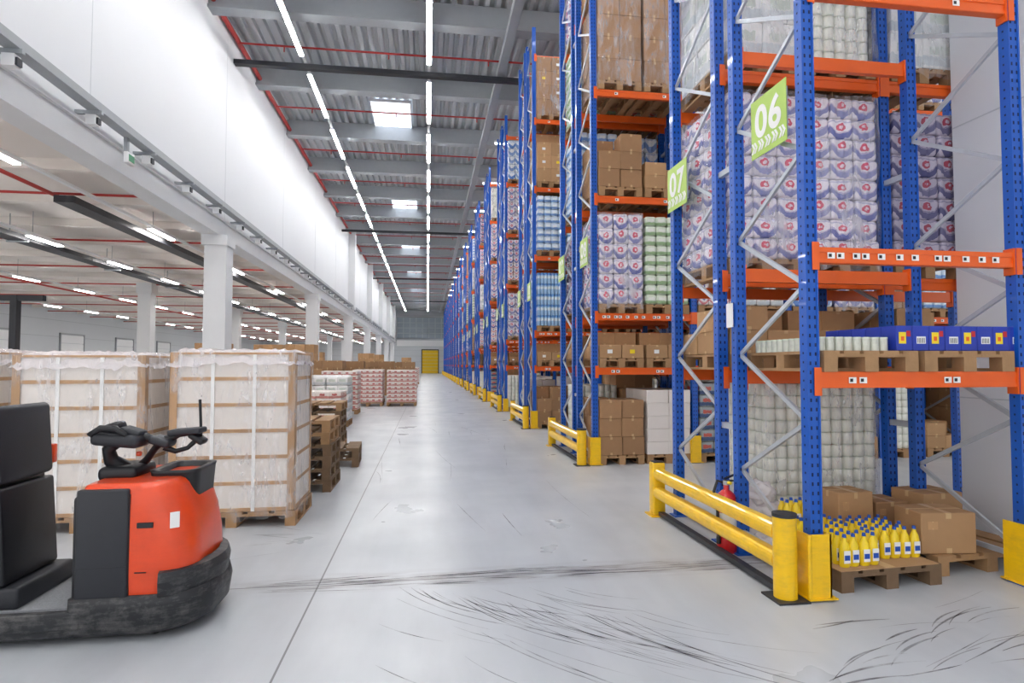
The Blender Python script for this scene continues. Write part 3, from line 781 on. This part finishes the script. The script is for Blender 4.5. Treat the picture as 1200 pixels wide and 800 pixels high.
b=MB(); b.loft([outl(-1.96,-1.33,Y0+.02,Y1-.02,.03,.25,.035),outl(-1.96,-1.27,Y0-.015,Y1+.015,.03,.27,.07),outl(-1.96,-1.25,Y0-.025,Y1+.025,.03,.28,.2),outl(-1.96,-1.265,Y0-.02,Y1+.02,.03,.27,.255),outl(-1.9,-1.33,Y0+.02,Y1-.02,.03,.22,.26)],M['skirt'])
def arc(z,off):
    P=[]
    for k in range(13):
        a=math.radians(-80+160*k/12); P.append((-1.535+(.245+off)*math.cos(a)*1.02,(Y0+Y1)/2+(.365+off)*math.sin(a),z))
    return P
A=[arc(.25,.03),arc(.33,.042),arc(.38,.03),arc(.39,-.02)]
for i in range(3): b.add(A[i]+A[i+1],[(k,k+1,k+14,k+13) for k in range(12)],M['skirt'],None,True)
obj('bumper_skirt',b,parent=tr)
b=MB(); b.rbox((-1.79,Y0+.01,.54),(.27,.05,.62),.012,M['black2']); b.box(-1.925,-1.66,Y0-.016,Y0-.014,.42,.424,M['black'])
b.rbox((-1.925,4.02,.5),(.06,.7,.62),.02,M['black']); obj('side_panel',b,parent=tr)
b=MB(); b.rbox((-1.57,Y0-.003,.645),(.085,.012,.03),.003,M['black'],smooth=False); b.rbox((-1.43,Y0+.04,.66),(.05,.004,.09),.001,M['label'],Matrix.Rotation(math.radians(33),4,'Z'),smooth=False)
b.box(-1.62,-1.56,Y0-.006,Y0,.38,.385,M['black']); b.box(-1.655,-1.651,Y0-.003,Y0+.01,.26,.82,M['black']); obj('badges',b,parent=tr)
b=MB()
rb=[outl(-1.65,-1.40,3.90,4.28,.05,.08,z) for z in (.66,.89)]; ri=[outl(-1.625,-1.425,3.925,4.255,.04,.07,z) for z in (.905,.69)]
b.loft([rb[0],outl(-1.66,-1.385,3.89,4.29,.05,.08,.89),outl(-1.665,-1.38,3.885,4.295,.05,.08,.91),ri[0],ri[1]],M['black']); obj('storage_bin',b,parent=tr)
b=MB(); b.rbox((-2.25,4.02,.11),(.66,.74,.14),.02,M['skirt']); b.box(-2.52,-1.95,3.70,4.34,.18,.192,mat('anti_slip_mat',(140,142,146),.9,var=.3,scale=90,bump=.5,bscale=300))
b.rbox((-2.2,3.65,.14),(.62,.03,.1),.01,M['skirt']); obj('platform',b,parent=tr)
b=MB()
for y in (3.8,4.24): b.rbox((-3.2,y,.1),(1.3,.17,.06),.02,M['steelg'])
b.rbox((-2.62,4.02,.2),(.12,.70,.34),.02,M['black2']); obj('forks',b,parent=tr)
b=MB()
tilt=Matrix.Rotation(math.radians(-4),4,'Y')
b.rbox((-2.42,3.96,1.09),(.11,.50,.44),.03,M['black2'],tilt,seg=3); b.rbox((-2.395,3.96,.58),(.13,.50,.54),.02,M['black'],tilt,seg=3)
b.rbox((-2.46,3.98,.66),(.1,.54,.96),.02,M['black'],tilt,seg=3)
b.rbox((-2.36,3.98,.25),(.24,.54,.12),.02,M['black2'],seg=3)
b.rbox((-2.4,4.25,.98),(.06,.05,.12),.01,M['truckred']); obj('backrest',b,parent=tr)
b=MB()
for x,y in ((-1.55,3.80),(-1.55,4.24)): b.cyl((x,y-.04,.06),(x,y+.04,.06),.06,M['rubber'],20)
for y in (3.8,4.24): b.cyl((-3.7,y-.04,.045),(-3.7,y+.04,.045),.045,M['rubber'],16)
b.cyl((-2.3,3.8,.07),(-2.3,3.9,.07),.07,M['rubber'],18); obj('wheels',b,parent=tr)
b=MB()
b.rbox((-1.83,4.02,.895),(.22,.3,.09),.035,M['black'],seg=3)
b.tube([(-1.84,4.0,.9),(-1.9,3.96,.97),(-1.9,3.93,1.04),(-1.85,3.92,1.09)],[.06,.042,.036,.042],M['black'],14)
b.tube([(-1.79,4.06,.9),(-1.73,4.04,.96),(-1.67,4.0,1.03),(-1.62,3.97,1.08)],[.028,.022,.02,.026],M['black'],12)
b.rbox((-1.83,3.93,1.10),(.27,.2,.08),.03,M['black2'],Matrix.Rotation(math.radians(6),4,'Y'),seg=3)
b.rbox((-1.89,3.93,1.165),(.14,.12,.055),.022,M['black'],Matrix.Rotation(math.radians(-18),4,'Y'),seg=3)
b.rbox((-1.76,3.92,1.145),(.12,.12,.04),.016,M['black2'],Matrix.Rotation(math.radians(18),4,'Y'),seg=3)
b.tube([(-1.93,3.86,1.11),(-1.96,3.84,1.14),(-1.9,3.83,1.175),(-1.82,3.83,1.17),(-1.77,3.85,1.13)],[.014,.018,.02,.02,.014],M['black'],10)
b.cyl((-1.85,3.95,1.17),(-1.85,3.95,1.205),.022,M['galv'],12)
b.tube([(-1.76,3.93,1.11),(-1.70,3.94,1.11),(-1.63,3.96,1.07)],[.03,.024,.028],M['black'],12)
b.rbox((-1.61,3.96,1.08),(.12,.14,.05),.018,M['black2'],Matrix.Rotation(math.radians(18),4,'Y'),seg=3)
b.tube([(-1.60,3.97,1.08),(-1.53,3.99,1.12),(-1.46,4.0,1.13),(-1.40,4.02,1.12)],[.028,.024,.024,.024],M['black'],12)
b.rbox((-1.48,3.99,1.135),(.19,.14,.036),.012,M['black2'],Matrix.Rotation(math.radians(-4),4,'Y'),seg=3)
b.rbox((-1.42,4.0,1.09),(.1,.1,.04),.014,M['black'],Matrix.Rotation(math.radians(35),4,'Y'),seg=3)
b.tube([(-1.44,4.01,1.07),(-1.48,4.0,1.03),(-1.55,4.0,1.01),(-1.61,3.98,1.04)],[.016,.014,.016,.02],M['black'],10)
b.cyl((-1.41,4.02,1.12),(-1.42,4.02,1.33),.009,M['black'],8); b.rbox((-1.76,4.0,1.0),(.03,.03,.03),.008,M['truckred'])
obj('steering_console',b,parent=tr)

# ------------------------------------------------------------------ camera, world
cam=bpy.data.cameras.new('camera'); co=bpy.data.objects.new('camera',cam); bpy.context.scene.collection.objects.link(co)
cam.sensor_width=36; cam.lens=21.0; cam.clip_start=.05; cam.clip_end=400
co.location=(0,0,1.55); co.rotation_euler=(math.radians(92.2),0,math.radians(-8.05)); bpy.context.scene.camera=co
w=bpy.data.worlds.new('world'); bpy.context.scene.world=w; w.use_nodes=True
bg=w.node_tree.nodes['Background']; bg.inputs[0].default_value=(.98,.98,1,1); bg.inputs[1].default_value=1.25
vs=bpy.context.scene.view_settings; vs.view_transform='Standard'; vs.exposure=0.04
